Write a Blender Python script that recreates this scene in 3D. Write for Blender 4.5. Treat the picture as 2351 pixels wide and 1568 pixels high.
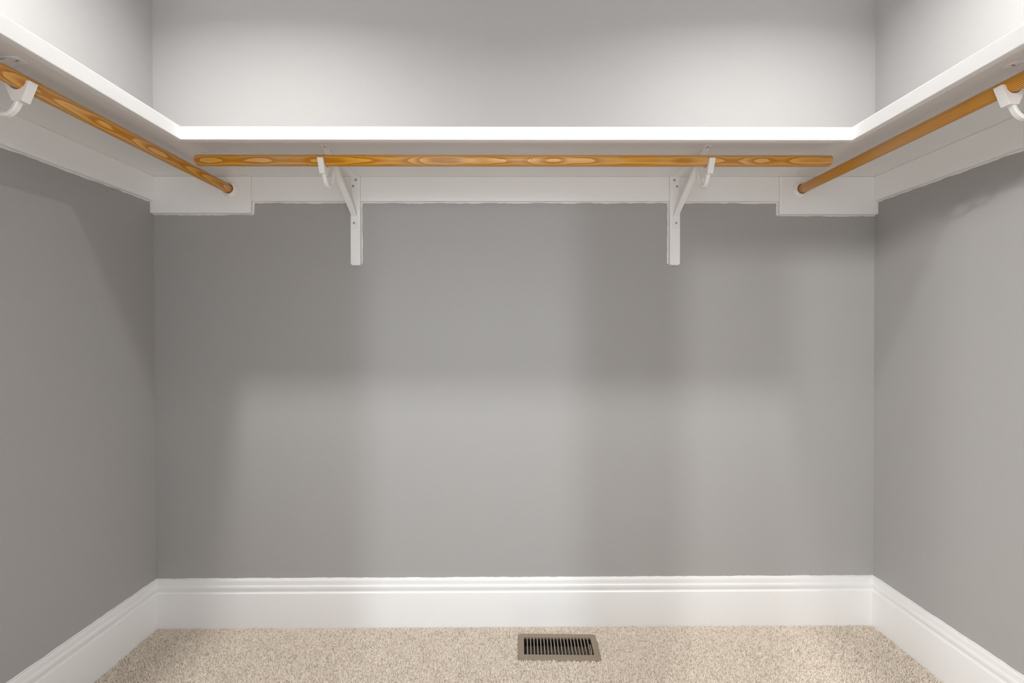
import bpy, bmesh, math, random
import numpy as np
from mathutils import Matrix, Vector

# ------------------------------------------------------------------ camera, light, exposure
for o in list(bpy.data.objects):
    bpy.data.objects.remove(o, do_unlink=True)
scene = bpy.context.scene
COL = scene.collection
PI = math.pi

H = 1.12                                    # eye height
XL, XR, YB, YF = -1.3564, 1.4085, 1.70, -0.47
ZCEIL = 2.50

cam_d = bpy.data.cameras.new('camera')
cam = bpy.data.objects.new('camera', cam_d)
COL.objects.link(cam)
cam_d.sensor_fit = 'HORIZONTAL'
cam_d.sensor_width = 36.0
cam_d.lens = 1015.92 / 2351.0 * 36.0
cam_d.shift_y = -11.04 / 2351.0
cam_d.clip_start = 0.01
yaw, pit, roll = 0.00609, 0.00724, -0.00144
rgt = Vector((math.cos(yaw), -math.sin(yaw), 0))
fwd = Vector((math.sin(yaw) * math.cos(pit), math.cos(yaw) * math.cos(pit), -math.sin(pit)))
up = rgt.cross(fwd)
r2 = rgt * math.cos(roll) + up * math.sin(roll)
u2 = up * math.cos(roll) - rgt * math.sin(roll)
cam.matrix_world = Matrix(((r2.x, u2.x, -fwd.x, 0), (r2.y, u2.y, -fwd.y, 0), (r2.z, u2.z, -fwd.z, H), (0, 0, 0, 1)))
scene.camera = cam

world = bpy.data.worlds.new('world')
scene.world = world
world.use_nodes = True
bg = world.node_tree.nodes['Background']
bg.inputs['Color'].default_value = (0.97, 0.985, 1.0, 1)
bg.inputs['Strength'].default_value = 4.25

scene.view_settings.view_transform = 'Standard'
scene.view_settings.look = 'None'
scene.view_settings.gamma = 1.0
scene.view_settings.use_curve_mapping = False
scene.view_settings.exposure = 0.0
scene.cycles.use_denoising = True
scene.cycles.max_bounces = 14
scene.cycles.diffuse_bounces = 10
scene.cycles.caustics_reflective = False
scene.cycles.caustics_refractive = False

CAN_POWER = 17.4
CAN_COLOR = (1.0, 0.995, 0.985)


def area(name, loc, target, shape, sx, sy, power, color):
    l = bpy.data.lights.new(name, 'AREA')
    l.shape = shape
    l.size = sx
    l.size_y = sy
    l.energy = power
    l.color = color
    o = bpy.data.objects.new(name, l)
    COL.objects.link(o)
    o.location = loc
    d = Vector(target) - Vector(loc)
    o.rotation_euler = d.to_track_quat('-Z', 'Y').to_euler()
    return o


# daylight that falls through the doorway behind the camera (a tall strip of sky far away)
area('daylight_behind_doorway', (1.2, -20.0, H + 4.2), (0, 1.0, H + 0.0), 'RECTANGLE', 1.3, 8.4, 1020.0, (0.84, 0.925, 1.0))
# three ceiling lamps of the next room, seen from the closet through the doorway
for i, (lx, ly) in enumerate(((-1.50, -3.0), (-1.95, -3.0), (-2.35, -2.8))):
    area('next_room_ceiling_lamp', (lx, ly, H + 1.60), (0.6, 0.6, 1.0), 'DISK', 0.16, 0.16, 72.0, (1.0, 0.985, 0.965))



# ------------------------------------------------------------------ materials
def new_mat(name):
    m = bpy.data.materials.new(name)
    m.use_nodes = True
    nt = m.node_tree
    return m, nt, nt.nodes['Principled BSDF']


def N(nt, t, **kw):
    n = nt.nodes.new(t)
    for k, v in kw.items():
        if k.startswith('i_'):
            n.inputs[k[2:].replace('_', ' ')].default_value = v
        else:
            setattr(n, k, v)
    return n


def paint(name, col, rough, bump=0.0, scale=300.0, var=0.0, spec=0.5):
    m, nt, b = new_mat(name)
    b.inputs['Base Color'].default_value = (*col, 1)
    b.inputs['Roughness'].default_value = rough
    b.inputs['Specular IOR Level'].default_value = spec
    tc = N(nt, 'ShaderNodeTexCoord')
    if bump:
        n = N(nt, 'ShaderNodeTexNoise')
        n.inputs['Scale'].default_value = scale
        n.inputs['Detail'].default_value = 4
        nt.links.new(tc.outputs['Object'], n.inputs['Vector'])
        bp = N(nt, 'ShaderNodeBump')
        bp.inputs['Strength'].default_value = bump
        bp.inputs['Distance'].default_value = 0.001
        nt.links.new(n.outputs['Fac'], bp.inputs['Height'])
        nt.links.new(bp.outputs['Normal'], b.inputs['Normal'])
    if var:
        n2 = N(nt, 'ShaderNodeTexNoise')
        n2.inputs['Scale'].default_value = 900
        n2.inputs['Detail'].default_value = 2
        nt.links.new(tc.outputs['Object'], n2.inputs['Vector'])
        r = N(nt, 'ShaderNodeValToRGB')
        r.color_ramp.elements[0].position = 0.3
        r.color_ramp.elements[1].position = 0.7
        r.color_ramp.elements[0].color = (*[c * (1 - var) for c in col], 1)
        r.color_ramp.elements[1].color = (*[c * (1 + var) for c in col], 1)
        nt.links.new(n2.outputs['Fac'], r.inputs['Fac'])
        nt.links.new(r.outputs['Color'], b.inputs['Base Color'])
    return m


M_WALL = paint('grey_wall_paint', (0.385, 0.378, 0.371), 0.62, 0.10, 420, 0.035, 0.35)
M_CEIL = paint('ceiling_paint', (0.85, 0.845, 0.84), 0.8, 0.05, 300)
M_TRIM = paint('white_trim_paint', (0.80, 0.797, 0.793), 0.38, 0.06, 140)
M_SHELF = paint('white_shelf_paint', (0.81, 0.808, 0.806), 0.42, 0.12, 110)
M_CLEAT_LIT = paint('white_paint_fill_lit', (0.885, 0.883, 0.880), 0.42, 0.10, 120)  # white paint lightened to stand in for missing fill light under the shelves
M_BRKT = paint('white_enamel', (0.86, 0.855, 0.85), 0.33, 0.03, 200)
M_PLASTIC = paint('white_plastic', (0.84, 0.825, 0.81), 0.4)
M_REG = paint('taupe_metal', (0.235, 0.184, 0.132), 0.45, 0.03, 500, 0.02)
M_REGIN = paint('dark_brown_metal', (0.040, 0.029, 0.019), 0.5)
M_DUCT = paint('duct_dark', (0.012, 0.009, 0.007), 0.8)
M_BACK = paint('carpet_backing', (0.50, 0.43, 0.36), 0.95, 0.6, 400, 0.2)


def metal(name, col, rough):
    m, nt, b = new_mat(name)
    b.inputs['Base Color'].default_value = (*col, 1)
    b.inputs['Metallic'].default_value = 1.0
    b.inputs['Roughness'].default_value = rough
    return m


M_SCREW = metal('zinc_screw', (0.50, 0.49, 0.48), 0.5)
M_SLOT = paint('screw_recess', (0.03, 0.03, 0.03), 0.8)

M_LENS, nt, b = new_mat('lamp_lens')
b.inputs['Base Color'].default_value = (0.9, 0.9, 0.88, 1)
b.inputs['Emission Color'].default_value = (1.0, 0.965, 0.925, 1)
b.inputs['Emission Strength'].default_value = 3.0


def wood(name, pith, tilt, wob, ring=330.0, contrast=1.0, spots=(), seed=0.0):
    """amber pine dowel, rod axis = object X; rings around a pith line beside the rod"""
    m, nt, b = new_mat(name)
    L = nt.links.new

    def math_(op, a, c=None):
        n = N(nt, 'ShaderNodeMath', operation=op)
        for k, v in enumerate((a, c)):
            if v is None:
                continue
            if isinstance(v, (int, float)):
                n.inputs[k].default_value = v
            else:
                L(v, n.inputs[k])
        return n.outputs[0]
    tc = N(nt, 'ShaderNodeTexCoord')
    sep = N(nt, 'ShaderNodeSeparateXYZ')
    L(tc.outputs['Object'], sep.inputs[0])
    x, y, z = sep.outputs
    nx = N(nt, 'ShaderNodeTexNoise', noise_dimensions='1D')
    nx.inputs['Scale'].default_value = 3.6
    nx.inputs['Detail'].default_value = 1.6
    L(math_('ADD', x, seed), nx.inputs['W'])
    off = math_('MULTIPLY', math_('SUBTRACT', nx.outputs['Fac'], 0.5), wob)
    yy = math_('ADD', math_('SUBTRACT', math_('SUBTRACT', y, pith[0]), math_('MULTIPLY', x, tilt)), off)
    zz = math_('SUBTRACT', z, pith[1])
    rr = math_('SQRT', math_('ADD', math_('MULTIPLY', yy, yy), math_('MULTIPLY', zz, zz)))
    mp = N(nt, 'ShaderNodeMapping')
    mp.inputs['Scale'].default_value = (9, 120, 120)
    L(tc.outputs['Object'], mp.inputs[0])
    nf = N(nt, 'ShaderNodeTexNoise')
    nf.inputs['Scale'].default_value = 1.0
    nf.inputs['Detail'].default_value = 3
    L(mp.outputs[0], nf.inputs['Vector'])
    ph = math_('ADD', math_('MULTIPLY', rr, ring), math_('MULTIPLY', nf.outputs['Fac'], 0.55))
    fr = math_('FRACT', ph)
    ramp = N(nt, 'ShaderNodeValToRGB')
    cr = ramp.color_ramp
    lt = np.array((0.74, 0.415, 0.125))
    dk = np.array((0.43, 0.165, 0.018))
    md = lt + (dk - lt) * 0.35 * contrast
    dk = lt + (dk - lt) * contrast
    cr.elements[0].position = 0.0
    cr.elements[0].color = (*lt, 1)
    cr.elements[1].position = 0.45
    cr.elements[1].color = (*md, 1)
    e = cr.elements.new(0.80)
    e.color = (*dk, 1)
    e = cr.elements.new(0.93)
    e.color = (*dk, 1)
    e = cr.elements.new(1.0)
    e.color = (*lt, 1)
    L(fr, ramp.inputs['Fac'])
    # long tonal drift along the rod
    nd = N(nt, 'ShaderNodeTexNoise', noise_dimensions='1D')
    nd.inputs['Scale'].default_value = 2.2
    L(math_('ADD', x, seed + 3.7), nd.inputs['W'])
    rd = N(nt, 'ShaderNodeMapRange')
    rd.inputs['From Min'].default_value = 0.3
    rd.inputs['From Max'].default_value = 0.7
    rd.inputs['To Min'].default_value = 0.86
    rd.inputs['To Max'].default_value = 1.14
    L(nd.outputs['Fac'], rd.inputs['Value'])
    hs = N(nt, 'ShaderNodeHueSaturation')
    L(rd.outputs[0], hs.inputs['Saturation'])
    L(ramp.outputs[0], hs.inputs['Color'])
    cur = hs.outputs[0]
    for (sx, sy, sz, rx, rs) in spots:         # knots
        dx = math_('DIVIDE', math_('SUBTRACT', x, sx), rx)
        dy = math_('DIVIDE', math_('SUBTRACT', y, sy), rs)
        dz = math_('DIVIDE', math_('SUBTRACT', z, sz), rs)
        d2 = math_('ADD', math_('ADD', math_('MULTIPLY', dx, dx), math_('MULTIPLY', dy, dy)), math_('MULTIPLY', dz, dz))
        k = N(nt, 'ShaderNodeMapRange')
        k.inputs['From Min'].default_value = 0.5
        k.inputs['From Max'].default_value = 1.2
        k.inputs['To Min'].default_value = 1.0
        k.inputs['To Max'].default_value = 0.0
        L(d2, k.inputs['Value'])
        mx = N(nt, 'ShaderNodeMix', data_type='RGBA')
        L(k.outputs[0], mx.inputs['Factor'])
        L(cur, mx.inputs['A'])
        mx.inputs['B'].default_value = (0.055, 0.022, 0.008, 1)
        cur = mx.outputs['Result']
    L(cur, b.inputs['Base Color'])
    b.inputs['Roughness'].default_value = 0.34
    b.inputs['Specular IOR Level'].default_value = 0.45
    return m


M_CARPET, nt, b = new_mat('carpet_fibre')
at = N(nt, 'ShaderNodeAttribute', attribute_name='tint')
cr = N(nt, 'ShaderNodeValToRGB')
cr.color_ramp.elements[0].color = (0.46, 0.39, 0.315, 1)
cr.color_ramp.elements[1].color = (0.84, 0.76, 0.665, 1)
e = cr.color_ramp.elements.new(0.22)
e.color = (0.66, 0.58, 0.49, 1)
nt.links.new(at.outputs['Fac'], cr.inputs['Fac'])
nt.links.new(cr.outputs[0], b.inputs['Base Color'])
b.inputs['Roughness'].default_value = 1.0
b.inputs['Specular IOR Level'].default_value = 0.1


# ------------------------------------------------------------------ helpers
def to_obj(name, bm, mat, parent=None, smooth=False, loc=None):
    me = bpy.data.meshes.new(name)
    bm.normal_update()
    bm.to_mesh(me)
    bm.free()
    me.materials.append(mat)
    if smooth:
        me.polygons.foreach_set('use_smooth', [True] * len(me.polygons))
        me.set_sharp_from_angle(angle=math.radians(35))
    o = bpy.data.objects.new(name, me)
    COL.objects.link(o)
    if parent:
        o.parent = parent
    if loc:
        o.location = loc
    return o


def add_box(bm, x0, x1, y0, y1, z0, z1, bev=0.0, seg=2):
    t = bmesh.new()
    v = [t.verts.new((x, y, z)) for x in (x0, x1) for y in (y0, y1) for z in (z0, z1)]
    for f in ((0, 1, 3, 2), (4, 6, 7, 5), (0, 4, 5, 1), (2, 3, 7, 6), (0, 2, 6, 4), (1, 5, 7, 3)):
        t.faces.new([v[i] for i in f])
    bmesh.ops.recalc_face_normals(t, faces=t.faces)
    if bev:
        bmesh.ops.bevel(t, geom=list(t.edges), offset=bev, segments=seg, profile=0.5, affect='EDGES')
    me = bpy.data.meshes.new('t')
    t.to_mesh(me)
    t.free()
    bm.from_mesh(me)
    bpy.data.meshes.remove(me)


def box_bm(*a, **k):
    bm = bmesh.new()
    add_box(bm, *a, **k)
    return bm


def prism_bm(poly, axis, a0, a1, bev=0.0):
    """poly: 2D points extruded along axis ('x': pts are (y,z), 'y': (x,z), 'z': (x,y))"""
    bm = bmesh.new()

    def P(p, a):
        return {'x': (a, p[0], p[1]), 'y': (p[0], a, p[1]), 'z': (p[0], p[1], a)}[axis]
    v0 = [bm.verts.new(P(p, a0)) for p in poly]
    v1 = [bm.verts.new(P(p, a1)) for p in poly]
    n = len(poly)
    bm.faces.new(v0)
    bm.faces.new(v1[::-1])
    for i in range(n):
        bm.faces.new((v0[i], v1[i], v1[(i + 1) % n], v0[(i + 1) % n]))
    bmesh.ops.recalc_face_normals(bm, faces=bm.faces)
    if bev:
        es = [e for e in bm.edges if (e.verts[0] in v0) == (e.verts[1] in v0)]
        bmesh.ops.bevel(bm, geom=es, offset=bev, segments=2, profile=0.5, affect='EDGES')
    return bm


def rod_bm(x0, x1, r, cham=0.002, seg=40):
    """cylinder along X with eased ends"""
    bm = bmesh.new()
    rings = [(x0, r - cham), (x0 + cham * 0.35, r - cham * 0.35), (x0 + cham, r)]
    n = 24
    rings += [(x0 + (x1 - x0) * k / n, r) for k in range(1, n)]
    rings += [(x1 - cham, r), (x1 - cham * 0.35, r - cham * 0.35), (x1, r - cham)]
    prev = None
    for (x, rr) in rings:
        cur = [bm.verts.new((x, rr * math.cos(2 * PI * k / seg), rr * math.sin(2 * PI * k / seg))) for k in range(seg)]
        if prev:
            for k in range(seg):
                bm.faces.new((prev[k], prev[(k + 1) % seg], cur[(k + 1) % seg], cur[k]))
        else:
            bm.faces.new(cur[::-1])
        prev = cur
    bm.faces.new(prev)
    bmesh.ops.recalc_face_normals(bm, faces=bm.faces)
    return bm


def lathe_bm(prof, seg=40, axis='z', closed=True):
    """prof: list of (radius, height); closed loop of profile"""
    bm = bmesh.new()
    rings = []
    for (r, h) in prof:
        ring = []
        for k in range(seg):
            a = 2 * PI * k / seg
            c = (r * math.cos(a), r * math.sin(a), h)
            if axis == 'y':
                c = (c[0], c[2], c[1])
            ring.append(bm.verts.new(c))
        rings.append(ring)
    n = len(rings)
    for i in range(n if closed else n - 1):
        p, q = rings[i], rings[(i + 1) % n]
        for k in range(seg):
            bm.faces.new((p[k], p[(k + 1) % seg], q[(k + 1) % seg], q[k]))
    if not closed:
        bm.faces.new(rings[0])
        bm.faces.new(rings[-1])
    bmesh.ops.recalc_face_normals(bm, faces=bm.faces)
    return bm


def sweep_bm(path, w, h):
    """rectangular bar swept along a path in the XZ plane (w along Y, h across)"""
    bm = bmesh.new()
    prev = None
    n = len(path)
    for i, (x, z) in enumerate(path):
        a = path[max(0, i - 1)]
        c = path[min(n - 1, i + 1)]
        t = Vector((c[0] - a[0], c[1] - a[1])).normalized()
        nx, nz = -t.y, t.x
        b_ = 0.0016
        pts = []
        for (sy, sh) in ((-w / 2 + b_, -h / 2), (w / 2 - b_, -h / 2), (w / 2, -h / 2 + b_), (w / 2, h / 2 - b_),
                         (w / 2 - b_, h / 2), (-w / 2 + b_, h / 2), (-w / 2, h / 2 - b_), (-w / 2, -h / 2 + b_)):
            pts.append(bm.verts.new((x + nx * sh, sy, z + nz * sh)))
        if prev:
            for k in range(8):
                bm.faces.new((prev[k], prev[(k + 1) % 8], pts[(k + 1) % 8], pts[k]))
        else:
            bm.faces.new(pts)
        prev = pts
    bm.faces.new(prev)
    bmesh.ops.recalc_face_normals(bm, faces=bm.faces)
    return bm


def smooth_path(pts, n=6):
    out = []
    m = len(pts)
    for i in range(m - 1):
        p0, p1, p2, p3 = pts[max(0, i - 1)], pts[i], pts[i + 1], pts[min(m - 1, i + 2)]
        for k in range(n):
            t = k / n
            out.append(tuple(0.5 * ((2 * p1[j]) + (-p0[j] + p2[j]) * t + (2 * p0[j] - 5 * p1[j] + 4 * p2[j] - p3[j]) * t * t
                                    + (-p0[j] + 3 * p1[j] - 3 * p2[j] + p3[j]) * t ** 3) for j in (0, 1)))
    out.append(pts[-1])
    return out


def caulk_bm(p0, p1, nrm, side, size=0.0035, wob=0.0016, step=0.012, seed=1):
    """thin irregular fillet of paint and caulk along p0-p1; nrm points off the wall, side lies in the wall"""
    rnd = random.Random(seed)
    p0, p1, nrm, side = Vector(p0), Vector(p1), Vector(nrm), Vector(side)
    n = max(2, int((p1 - p0).length / step))
    bm = bmesh.new()
    prev = None
    w = 0.0
    for i in range(n + 1):
        c = p0.lerp(p1, i / n)
        w = 0.55 * w + rnd.uniform(-1, 1) * wob * 0.8
        s = max(0.0012, size + w)
        q = [bm.verts.new(c - nrm * 0.001 - side * 0.002), bm.verts.new(c + nrm * size * 0.8 - side * 0.002), bm.verts.new(c + nrm * size * 0.8),
             bm.verts.new(c + nrm * 0.0006 + side * s), bm.verts.new(c - nrm * 0.001 + side * s)]
        if prev:
            for k in range(5):
                bm.faces.new((prev[k], prev[(k + 1) % 5], q[(k + 1) % 5], q[k]))
        prev = q
    bmesh.ops.recalc_face_normals(bm, faces=bm.faces)
    return bm


def empty(name, loc, rz=0.0):
    o = bpy.data.objects.new(name, None)
    COL.objects.link(o)
    o.empty_display_size = 0.05
    o.location = loc
    o.rotation_euler = (0, 0, rz)
    return o


def tag(o, label, cat, group=None, kind=None):
    o['label'] = label
    o['category'] = cat
    if group:
        o['group'] = group
    if kind:
        o['kind'] = kind
    return o


def struct(o, label=None, cat=None):
    o['kind'] = 'structure'
    if label:
        o['label'] = label
    if cat:
        o['category'] = cat
    return o


# ------------------------------------------------------------------ room shell
T = 0.10
ZF = -0.0055                                 # carpet backing level, pile reaches z = 0
RX0, RX1, RY0, RY1 = 0.045, 0.300, 1.522, 1.622     # duct hole under the register
bm = bmesh.new()
for a in ((XL - T, XR + T, YF - T, RY0, -0.06, ZF), (XL - T, XR + T, RY1, YB + T, -0.06, ZF),
          (XL - T, RX0, RY0, RY1, -0.06, ZF), (RX1, XR + T, RY0, RY1, -0.06, ZF)):
    add_box(bm, *a)
floor = struct(to_obj('floor', bm, M_BACK), 'beige cut pile carpeted closet floor', 'floor')
struct(to_obj('ceiling', box_bm(XL - T, XR + T, YF - T, YB + T, ZCEIL, ZCEIL + T), M_CEIL), 'white painted closet ceiling', 'ceiling')
wall_back = struct(to_obj('wall_back', box_bm(XL - T, XR + T, YB, YB + T, ZF, ZCEIL), M_WALL), 'grey painted back wall of the closet', 'wall')
wall_left = struct(to_obj('wall_left', box_bm(XL - T, XL, YF - T, YB, ZF, ZCEIL), M_WALL), 'grey painted left wall of the closet', 'wall')
wall_right = struct(to_obj('wall_right', box_bm(XR, XR + T, YF - T, YB, ZF, ZCEIL), M_WALL), 'grey painted right wall of the closet', 'wall')
DX0, DX1, DZ = -0.375, 0.365, 2.05
bm = bmesh.new()
add_box(bm, XL, DX0, YF - T, YF, ZF, ZCEIL)
add_box(bm, DX1, XR, YF - T, YF, ZF, ZCEIL)
add_box(bm, DX0, DX1, YF - T, YF, DZ, ZCEIL)
struct(to_obj('wall_front', bm, M_WALL), 'grey painted front wall with the doorway', 'wall')

# baseboards: one moulded profile, mitred into the corners
BP = [(0.0, ZF), (0.0160, ZF), (0.0160, 0.1265), (0.0152, 0.1295), (0.0125, 0.1312), (0.0108, 0.1330), (0.0104, 0.1360),
      (0.0116, 0.1405), (0.0122, 0.1470), (0.0118, 0.1530), (0.0104, 0.1560), (0.0086, 0.1572), (0.0080, 0.1590),
      (0.0082, 0.1700), (0.0070, 0.1755), (0.0048, 0.1785), (0.0, 0.1795)]


def baseboard(name, fn, label):
    bm = bmesh.new()
    a = [bm.verts.new(fn(t, z, 0)) for t, z in BP]
    c = [bm.verts.new(fn(t, z, 1)) for t, z in BP]
    n = len(BP)
    for i in range(n):
        bm.faces.new((a[i], a[(i + 1) % n], c[(i + 1) % n], c[i]))
    bm.faces.new(a)
    bm.faces.new(c)
    bmesh.ops.recalc_face_normals(bm, faces=bm.faces)
    return struct(to_obj(name, bm, M_TRIM, smooth=True), label, 'baseboard')


bb = baseboard('baseboard_back', lambda t, z, s: ((XL + t) if s == 0 else (XR - t), YB - t, z), 'white moulded baseboard along the back wall')
bl = baseboard('baseboard_left', lambda t, z, s: (XL + t, YF if s == 0 else YB - t, z), 'white moulded baseboard along the left wall')
br = baseboard('baseboard_right', lambda t, z, s: (XR - t, YF if s == 0 else YB - t, z), 'white moulded baseboard along the right wall')
to_obj('caulk_line', caulk_bm((XL, YB, 0.179), (XR, YB, 0.179), (0, -1, 0), (0, 0, 1), 0.0022, 0.0012, seed=3), M_TRIM, bb)
to_obj('caulk_line', caulk_bm((XL, YF, 0.179), (XL, YB, 0.179), (1, 0, 0), (0, 0, 1), 0.0022, 0.0012, seed=4), M_TRIM, bl)
to_obj('caulk_line', caulk_bm((XR, YF, 0.179), (XR, YB, 0.179), (-1, 0, 0), (0, 0, 1), 0.0022, 0.0012, seed=5), M_TRIM, br)

# ------------------------------------------------------------------ shelves
ZT, ZB, ZS = H + 0.608, H + 0.5686, H + 0.5955       # nosing top, nosing bottom, shelf underside
D = 0.3954                                           # shelf depth
NT = 0.019                                           # nosing thickness
G = 0.0006


def shelf(label, board, nose):
    e = empty('closet_shelf', (board[0], board[2], ZB))
    M = Matrix.Translation(-Vector(e.location))
    for nm, a, bv in (('shelf_board', board, 0.0008), ('nosing', nose, 0.0018)):
        bm = box_bm(*a, bev=bv)
        bm.transform(M)
        to_obj(nm, bm, M_SHELF, e)
    return tag(e, label, 'shelf', 'white shelves around the closet')


shelf('white painted shelf fixed along the left wall',
      (XL, XL + D - NT - G, YF, YB, ZS, ZT - 0.0008), (XL + D - NT, XL + D, YF, YB - D, ZB, ZT))
shelf('white painted shelf across the back wall between the two side shelves',
      (XL + D - NT + G, XR - D + NT - G, YB - D + NT + G, YB, ZS, ZT - 0.0008), (XL + D - NT, XR - D + NT, YB - D, YB - D + NT, ZB, ZT))
shelf('white painted shelf fixed along the right wall',
      (XR - D + NT + G, XR, YF, YB, ZS, ZT - 0.0008), (XR - D, XR - D + NT, YF, YB - D, ZB, ZT))

# ------------------------------------------------------------------ cleats, rod end boards, bracket strips
CT = 0.0175
ZC = H + 0.5025
BT = 0.0195
LB1, RB0 = -0.977, 1.031
SL0, SL1, SR0, SR1 = -0.6010, -0.5640, 0.6110, 0.6505
YS = 0.97                                            # side brackets


def board(name, label, cat, a, caulks=(), group=None, mat=None, bev=0.0022):
    e = empty(name, ((a[0] + a[1]) / 2, (a[2] + a[3]) / 2, a[4]))
    M = Matrix.Translation(-Vector(e.location))
    bm = box_bm(*a, bev=bev)
    bm.transform(M)
    to_obj('board', bm, mat or M_CLEAT_LIT, e)
    for i, c in enumerate(caulks):
        bm = caulk_bm(*c, seed=i + int(abs(a[0]) * 977) % 89)
        bm.transform(M)
        to_obj('caulk_line', bm, M_TRIM, e)
    return tag(e, label, cat, group)


DN = (0, 0, -1)
gC = 'cleats holding up the shelves'
board('shelf_cleat', 'white cleat board under the left shelf on the left wall', 'cleat', (XL, XL + CT, YF, YB - BT - G, ZC, ZS),
      [((XL, YF, ZC), (XL, YB - BT, ZC), (1, 0, 0), DN)], gC)
board('shelf_cleat', 'white cleat board under the right shelf on the right wall', 'cleat', (XR - CT, XR, YF, YB - BT - G, ZC, ZS),
      [((XR, YF, ZC), (XR, YB - BT, ZC), (-1, 0, 0), DN)], gC)
for x0, x1, lab in ((LB1 + G, SL0 - G, 'white cleat board on the back wall between left rod end board and left bracket'),
                    (SL1 + G, SR0 - G, 'long white cleat board on the back wall between the two brackets'),
                    (SR1 + G, RB0 - G, 'white cleat board on the back wall between right bracket and right rod end board')):
    board('shelf_cleat', lab, 'cleat', (x0, x1, YB - CT, YB, ZC, ZS), [((x0, YB, ZC), (x1, YB, ZC), (0, -1, 0), DN)], gC)
gB = 'rod end boards in the back corners'
ZLB, ZRB = H + 0.4565, H + 0.4525
board('rod_end_board', 'white board in the back left corner that holds the left rod end', 'board', (XL, LB1, YB - BT, YB, ZLB, ZS),
      [((XL, YB, ZLB), (LB1, YB, ZLB), (0, -1, 0), DN), ((LB1, YB, ZLB), (LB1, YB, ZC), (0, -1, 0), (1, 0, 0))], gB, bev=0.003)
board('rod_end_board', 'white board in the back right corner that holds the right rod end', 'board', (RB0, XR, YB - BT, YB, ZRB, ZS),
      [((RB0, YB, ZRB), (XR, YB, ZRB), (0, -1, 0), DN), ((RB0, YB, ZRB), (RB0, YB, ZC), (0, -1, 0), (-1, 0, 0))], gB, bev=0.003)


def strip(label, mat4, y0, y1, zbot):
    """vertical backing strip; local x = off the wall, y = along it"""
    e = empty('bracket_strip', mat4.to_translation(), mat4.to_euler().z)
    c = 0.006
    poly = [(y0 + c, zbot), (y1 - c, zbot), (y1 - 0.0015, zbot + 0.004), (y1, zbot + 0.008), (y1, ZS), (y0, ZS), (y0, zbot + 0.008), (y0 + 0.0015, zbot + 0.004)]
    bm = prism_bm(poly, 'x', 0.0, 0.0190, 0.0022)
    to_obj('board', bm, M_CLEAT_LIT, e)
    for k, (yy, sd) in enumerate(((y0, -1), (y1, 1))):
        to_obj('caulk_line', caulk_bm((0, yy, zbot + 0.008), (0, yy, ZC), (1, 0, 0), (0, sd, 0), 0.003, 0.0014, seed=20 + k), M_TRIM, e)
    return tag(e, label, 'strip', 'backing strips behind the shelf brackets')


def frame(side, c):
    if side == 'back':
        return Matrix.Translation((c, YB, 0)) @ Matrix.Rotation(-PI / 2, 4, 'Z')
    if side == 'left':
        return Matrix.Translation((XL, c, 0))
    return Matrix.Translation((XR, c, 0)) @ Matrix.Rotation(PI, 4, 'Z')


cl, crr = (SL0 + SL1) / 2, (SR0 + SR1) / 2
zb_ = H + 0.2595
strip('white vertical wooden strip on the back wall behind the left bracket', frame('back', cl), -(SL1 - SL0) / 2, (SL1 - SL0) / 2, zb_)
strip('white vertical wooden strip on the back wall behind the right bracket', frame('back', crr), -(SR1 - SR0) / 2, (SR1 - SR0) / 2, zb_)

# ------------------------------------------------------------------ shelf and rod brackets
RO, RZ, RR = 0.298, H + 0.5455 - ZS, 0.0172         # rod centre off the wall, height below the shelf, radius


def round_rect(x0, x1, y0, y1, r, corners):
    pts = []
    for (cx, cy, a0, use) in ((x1, y1, 0, corners[0]), (x0, y1, 90, corners[1]), (x0, y0, 180, corners[2]), (x1, y0, 270, corners[3])):
        if use:
            ox = cx - r if cx == x1 else cx + r
            oy = cy - r if cy == y1 else cy + r
            for k in range(6):
                a = math.radians(a0 + 18 * k)
                pts.append((ox + r * math.cos(a), oy + r * math.sin(a)))
        else:
            pts.append((cx, cy))
    return pts


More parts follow.
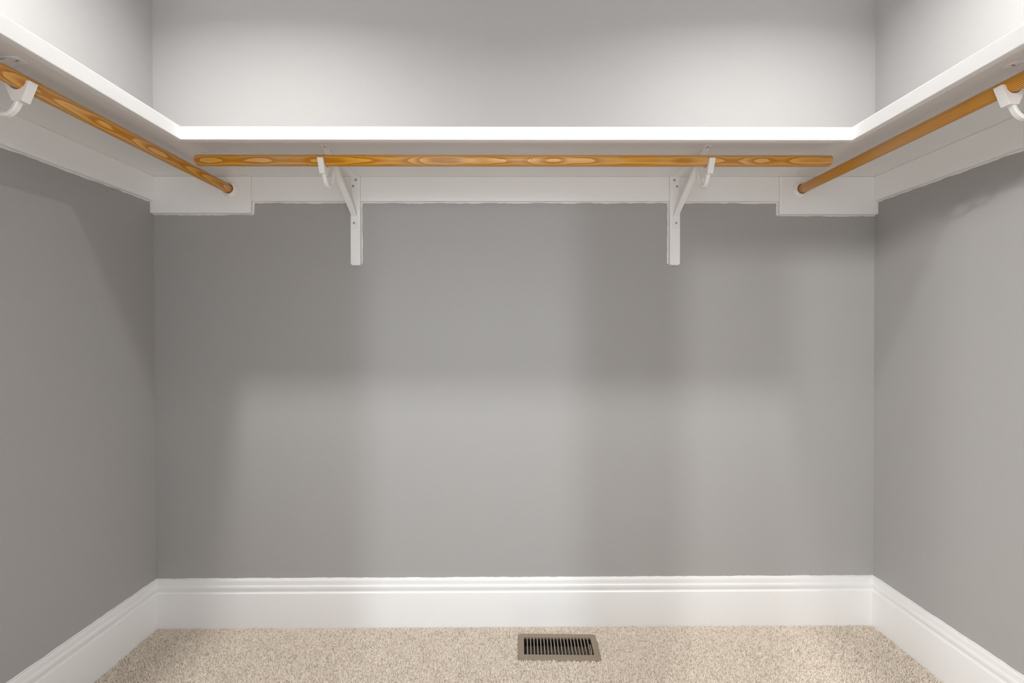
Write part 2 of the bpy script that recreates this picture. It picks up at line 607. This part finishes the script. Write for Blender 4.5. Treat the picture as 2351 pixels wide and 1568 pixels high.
def make_bracket(side, c, label, mir=1):
    m4 = frame(side, c)
    e = empty('shelf_bracket', m4.to_translation() + Vector((0, 0, ZS - 0.0002)), m4.to_euler().z)
    W = 0.0128
    x0 = 0.0192
    leg = prism_bm(round_rect(-W, W, -0.1975, -0.002, 0.006, (0, 0, 1, 1)), 'x', x0, x0 + 0.0026, 0.0006)
    to_obj('wall_leg', leg, M_BRKT, e)
    arm = prism_bm(round_rect(x0, 0.303, -W, W, 0.007, (1, 0, 0, 1)), 'z', -0.0026, 0.0, 0.0006)
    to_obj('shelf_arm', arm, M_BRKT, e)
    # folded steel brace: flat face and two side flanges
    p0, p1 = Vector((0.280, -0.0030)), Vector((0.0225, -0.1490))
    t = (p1 - p0).normalized()
    n = Vector((-t.y, t.x))
    if n.y > 0:
        n = -n
    bm = bmesh.new()
    bw = 0.0105
    for (ya, yb, da, db) in ((-bw, bw, 0.0, 0.0022), (-bw, -bw + 0.002, -0.010, 0.0004), (bw - 0.002, bw, -0.010, 0.0004)):
        tb = bmesh.new()
        flange = da < 0
        q0, q1 = (p0 + t * 0.012, p1 - t * 0.012) if flange else (p0, p1)
        poly = [q0 + n * da, q1 + n * da, q1 + n * db, q0 + n * db]
        if flange:
            poly = [q0 + n * da + t * 0.006, q1 + n * da - t * 0.008, q1 + n * db, q0 + n * db]
        va = [tb.verts.new((p.x, ya, p.y)) for p in poly]
        vb = [tb.verts.new((p.x, yb, p.y)) for p in poly]
        tb.faces.new(va)
        tb.faces.new(vb[::-1])
        for i in range(4):
            tb.faces.new((va[i], vb[i], vb[(i + 1) % 4], va[(i + 1) % 4]))
        bmesh.ops.recalc_face_normals(tb, faces=tb.faces)
        bmesh.ops.bevel(tb, geom=list(tb.edges), offset=0.0005, segments=1, affect='EDGES')
        me = bpy.data.meshes.new('t')
        tb.to_mesh(me)
        tb.free()
        bm.from_mesh(me)
        bpy.data.meshes.remove(me)
    to_obj('brace', bm, M_BRKT, e)
    # hook bar and its cradle
    path = smooth_path([(0.216, -0.040), (0.220, -0.062), (0.227, -0.086), (0.239, -0.107), (0.255, -0.1185), (0.271, -0.1185), (0.285, -0.107),
                        (0.2935, -0.092), (RO + 0.0005, RZ - 0.030)], 5)
    hook = to_obj('hook', sweep_bm(path, 0.0125, 0.0080), M_BRKT, e, smooth=True)
    ri = RR + 0.0012
    prof = [(0.0285, -0.0005), (0.0105, -0.0430), (-0.0105, -0.0430), (-0.0270, -0.0050)]
    a0, a1 = math.radians(-3), math.radians(-177)
    prof.append((-ri - 0.003, -0.0035))
    for k in range(13):
        a = a1 + (a0 - a1) * k / 12
        prof.append((ri * math.cos(a), ri * math.sin(a) - 0.0002))
    prof.append((ri + 0.0045, 0.0006))
    poly = [(RO + a, RZ + b_) for a, b_ in prof]
    bm = prism_bm(poly, 'y', -0.0092, 0.0092, 0.0007)
    o = to_obj('cradle', bm, M_PLASTIC, hook)
    o['label'] = 'white plastic cradle under the rod'
    for (sy, sz) in ((0.006 * mir, -0.0150), (-0.0045 * mir, -0.0385), (-0.001 * mir, -0.1775)):
        bm = lathe_bm([(0.0, 0.0017), (0.0026, 0.0016), (0.0042, 0.0009), (0.0046, 0.0)], 16, closed=False)
        bm.transform(Matrix.Translation((x0 + 0.0026, sy, sz)) @ Matrix.Rotation(PI / 2, 4, 'Y'))
        s = to_obj('screw', bm, M_SCREW, e, smooth=True)
        s['label'] = 'grey screw head'
        bm = bmesh.new()
        for ang in (0.5, 0.5 + PI / 2):
            b2 = box_bm(-0.0017, 0.0017, -0.0005, 0.0005, 0.0012, 0.0019)
            b2.transform(Matrix.Translation((x0 + 0.0026, sy, sz)) @ Matrix.Rotation(PI / 2, 4, 'Y') @ Matrix.Rotation(ang, 4, 'Z'))
            me = bpy.data.meshes.new('t')
            b2.to_mesh(me)
            b2.free()
            bm.from_mesh(me)
            bpy.data.meshes.remove(me)
        to_obj('screw_recess', bm, M_SLOT, s)
    # slot with screw near the tip of the arm
    bm = prism_bm(round_rect(0.2865, 0.2945, -0.0012, 0.0012, 0.0011, (1, 1, 1, 1)), 'z', -0.0029, -0.0024)
    to_obj('arm_slot', bm, M_SLOT, e)
    return tag(e, label, 'bracket', 'white shelf and rod brackets')


make_bracket('back', cl - 0.002, 'white metal shelf bracket holding the back rod, left one of the pair', 1)
make_bracket('back', crr + 0.002, 'white metal shelf bracket holding the back rod, right one of the pair', -1)
make_bracket('left', YS, 'white bracket with hook holding the left rod, cut by the left picture edge', -1)
make_bracket('right', YS + 0.008, 'white bracket with hook holding the right rod, cut by the right picture edge', 1)

# ------------------------------------------------------------------ rods and sockets
gR = 'amber wooden closet rods'
ZR = H + 0.5455
XRL, XRR = -1.0550, 1.1092
YRB = YB - RO
M_W1 = wood('pine_back_rod', (-0.052, -0.018), 0.0, 0.032, 230, 0.9, ((-0.475, 0.0105, -0.0136, 0.0050, 0.0028), (0.052, 0.0170, 0.003, 0.0016, 0.0016), (-0.60, 0.0115, -0.0128, 0.004, 0.0017)), 0.3)
M_W2 = wood('pine_left_rod', (0.050, 0.030), 0.030, 0.026, 240, 0.9, (), 5.1)
M_W3 = wood('pine_right_rod', (0.024, 0.050), 0.000, 0.008, 290, 1.15, ((0.590, -0.0085, -0.0150, 0.022, 0.0052),), 9.4)

# back rod: local X along the wall, local +Y toward the room
rod = to_obj('closet_rod', rod_bm(-1.0, 1.0, RR, 0.003), M_W1, smooth=True)
rod.location = (0.0185, YRB, ZR)
rod.rotation_euler = (PI, 0, 0)
tag(rod, 'amber varnished wooden rod across the back under the back shelf', 'rod', gR)
for x, m, lab in ((XRL, M_W2, 'amber varnished wooden rod running under the left shelf'), (XRR, M_W3, 'amber varnished wooden rod running under the right shelf')):
    ln = YB - BT - 0.0006 - YF
    rod = to_obj('closet_rod', rod_bm(-ln / 2, ln / 2, RR, 0.002), m, smooth=True)
    rod.location = (x, YF + ln / 2, ZR)
    rod.rotation_euler = (0, 0, PI / 2)
    tag(rod, lab, 'rod', gR)
gS = 'rod end sockets'
for x, lab in ((XRL + 0.001, 'round white socket holding the left rod on the corner board'), (XRR - 0.001, 'round white socket holding the right rod on the corner board')):
    o = to_obj('rod_socket', lathe_bm([(0.0188, 0.0), (0.0188, 0.0105), (0.0196, 0.0115), (0.0208, 0.0112), (0.0285, 0.0042), (0.0300, 0.0025), (0.0302, 0.0)], 48, 'y'),
               M_PLASTIC, smooth=True)
    o.location = (x, YB - BT - 0.0004, ZR)
    o.scale = (1, -1, 1)
    me = o.data
    me.transform(Matrix.Diagonal((1, -1, 1, 1)))
    me.flip_normals()
    o.scale = (1, 1, 1)
    tag(o, lab, 'socket', gS)

# ------------------------------------------------------------------ floor register
rg = empty('floor_register', (0.1725, 1.572, 0.0), math.radians(-1.2))
tag(rg, 'taupe metal floor register with slats set in the carpet', 'vent')
FX, FY = 0.1445, 0.0665
OX, OY = 0.1215, 0.0435
# frame: flat rim with sloping outer edge, ring of quads
bm = bmesh.new()


def rring(hx, hy, r, z, seg=5):
    pts = []
    for (sx, sy, a0) in ((1, 1, 0), (-1, 1, 90), (-1, -1, 180), (1, -1, 270)):
        for k in range(seg + 1):
            a = math.radians(a0 + 90 * k / seg)
            pts.append(bm.verts.new((sx * (hx - r) + r * math.cos(a), sy * (hy - r) + r * math.sin(a), z)))
    return pts


rr_ = [rring(OX, OY, 0.002, -0.0045), rring(OX, OY, 0.002, 0.0036), rring(OX + 0.0015, OY + 0.0015, 0.003, 0.0042), rring(FX - 0.007, FY - 0.007, 0.008, 0.0040),
       rring(FX - 0.0015, FY - 0.0015, 0.010, 0.0018), rring(FX, FY, 0.011, -0.0020), rring(FX - 0.001, FY - 0.001, 0.010, -0.008)]
for a, c in zip(rr_[:-1], rr_[1:]):
    for k in range(len(a)):
        bm.faces.new((a[k], a[(k + 1) % len(a)], c[(k + 1) % len(a)], c[k]))
bmesh.ops.recalc_face_normals(bm, faces=bm.faces)
to_obj('frame', bm, M_REG, rg, smooth=True)
pitch = 2 * OX / 20
first = None
for k in range(1, 20):
    x = -OX + pitch * k
    if first is None:
        # stamped bar, turned down at one side like a fin
        poly = [(-0.0019, 0.0036), (0.0016, 0.0038), (0.0019, 0.0030), (0.0012, 0.0020), (0.0012, -0.0105), (0.0002, -0.0105), (0.0000, 0.0018), (-0.0019, 0.0026)]
        first = o = to_obj('slat', prism_bm(poly, 'y', -OY - 0.0006, OY + 0.0006), M_REG, rg)
    else:
        o = first.copy()
        COL.objects.link(o)
        o.parent = rg
    o.location = (x, 0, 0)
# damper blades under the slats, running lengthwise
for k, (y, ang) in enumerate(((0.014, 0.55), (-0.022, 0.55))):
    bm = box_bm(-OX + 0.002, OX - 0.004, -0.016, 0.016, -0.0006, 0.0006)
    bm.transform(Matrix.Translation((0, y, -0.026)) @ Matrix.Rotation(ang, 4, 'X'))
    to_obj('damper_blade', bm, M_REGIN, rg)
bm = bmesh.new()
add_box(bm, -OX - 0.001, OX + 0.001, OY - 0.0005, OY + 0.001, -0.075, -0.002)
add_box(bm, -OX - 0.001, OX + 0.001, -OY - 0.001, -OY + 0.0005, -0.075, -0.002)
add_box(bm, -OX - 0.001, -OX + 0.0005, -OY, OY, -0.075, -0.002)
add_box(bm, OX - 0.0005, OX + 0.001, -OY, OY, -0.075, -0.002)
add_box(bm, -OX - 0.001, OX + 0.001, -OY - 0.001, OY + 0.001, -0.076, -0.075)
to_obj('duct_box', bm, M_DUCT, rg)
lv = to_obj('damper_lever', sweep_bm(smooth_path([(-0.024, -0.016), (-0.018, -0.004), (-0.006, 0.0022), (0.008, 0.0034), (0.022, 0.0012), (0.032, -0.008)], 5), 0.0030, 0.0022),
            metal('steel_lever', (0.55, 0.50, 0.43), 0.35), rg, smooth=True)
lv.location = (OX - 0.0058, 0.002, 0)
lv.rotation_euler = (0, 0, -PI / 2)
lv['label'] = 'bright steel damper lever'

# ------------------------------------------------------------------ carpet pile
rng = np.random.default_rng(7)
sp = 0.0042
gx = np.arange(XL + 0.0175, XR - 0.0165, sp)
gy = np.arange(0.80, YB - 0.0170, sp)
X, Y = np.meshgrid(gx, gy)
X = X.ravel() + rng.uniform(-0.45, 0.45, X.size) * sp
Y = Y.ravel() + rng.uniform(-0.45, 0.45, Y.size) * sp
ca, sa = math.cos(math.radians(1.2)), math.sin(math.radians(1.2))
lx = (X - 0.1725) * ca - (Y - 1.572) * sa
ly = (X - 0.1725) * sa + (Y - 1.572) * ca
keep = ~((np.abs(lx) < FX - 0.001) & (np.abs(ly) < FY - 0.001))
keep &= (X < XR - 0.0178) & (X > XL + 0.0178) & (Y < YB - 0.0178)
X, Y, lx, ly = X[keep], Y[keep], lx[keep], ly[keep]
n = X.size
near = (np.abs(lx) < FX + 0.006) & (np.abs(ly) < FY + 0.006)
zt = rng.uniform(-0.0016, 0.0005, n) + near * rng.uniform(0.0, 0.003, n)
rad = rng.uniform(0.0018, 0.0026, n)
K = 4
ang0 = rng.uniform(0, 2 * PI, n)
lean = rng.normal(0, 0.0011, (n, 2))
verts = np.zeros((n, 2 * K + 1, 3), np.float32)
for k in range(K):
    a = ang0 + 2 * PI * k / K
    verts[:, k, 0] = X + rad * np.cos(a)
    verts[:, k, 1] = Y + rad * np.sin(a)
    verts[:, k, 2] = ZF
    verts[:, K + k, 0] = X + lean[:, 0] + rad * 0.75 * np.cos(a + 0.4)
    verts[:, K + k, 1] = Y + lean[:, 1] + rad * 0.75 * np.sin(a + 0.4)
    verts[:, K + k, 2] = zt - 0.0011
verts[:, 2 * K, 0] = X + lean[:, 0] * 1.2
verts[:, 2 * K, 1] = Y + lean[:, 1] * 1.2
verts[:, 2 * K, 2] = zt
tri = []
for k in range(K):
    k2 = (k + 1) % K
    tri += [(k, k2, K + k2), (k, K + k2, K + k), (K + k, K + k2, 2 * K)]
tri = np.array(tri, np.int32)
faces = (tri[None] + (np.arange(n, dtype=np.int32) * (2 * K + 1))[:, None, None]).reshape(-1, 3)
me = bpy.data.meshes.new('carpet_pile')
nv, nf = n * (2 * K + 1), faces.shape[0]
me.vertices.add(nv)
me.vertices.foreach_set('co', verts.reshape(-1))
me.loops.add(nf * 3)
me.loops.foreach_set('vertex_index', faces.reshape(-1))
me.polygons.add(nf)
me.polygons.foreach_set('loop_start', np.arange(0, nf * 3, 3, dtype=np.int32))
at = me.attributes.new('tint', 'FLOAT', 'POINT')
at.data.foreach_set('value', np.repeat(rng.uniform(0, 1, n).astype(np.float32), 2 * K + 1))
me.update()
me.validate()
me.materials.append(M_CARPET)
pile = bpy.data.objects.new('carpet_pile', me)
COL.objects.link(pile)
tag(pile, 'beige cut pile carpet covering the closet floor', 'carpet', kind='stuff')


# ------------------------------------------------------------------ recessed ceiling lights
def recessed(x, y, label):
    e = empty('recessed_light', (x, y, ZCEIL))
    to_obj('trim_ring', lathe_bm([(0.062, 0.0), (0.060, -0.004), (0.066, -0.007), (0.086, -0.003), (0.088, 0.0)], 40), M_PLASTIC, e, smooth=True)
    to_obj('lens', lathe_bm([(0.0, -0.0012), (0.0605, -0.0012), (0.0605, -0.0001)], 40, closed=False), M_LENS, e)
    l = bpy.data.lights.new('lamp', 'AREA')
    l.shape = 'DISK'
    l.size = 0.105
    l.spread = math.radians(156)
    l.energy = CAN_POWER
    l.color = CAN_COLOR
    o = bpy.data.objects.new('lamp', l)
    COL.objects.link(o)
    o.parent = e
    o.location = (0, 0, -0.009)
    tag(e, label, 'ceiling light', 'recessed ceiling lights')


recessed(-0.888, 0.902, 'round recessed ceiling light above the left side of the closet')
recessed(0.945, 0.913, 'round recessed ceiling light above the right side of the closet')
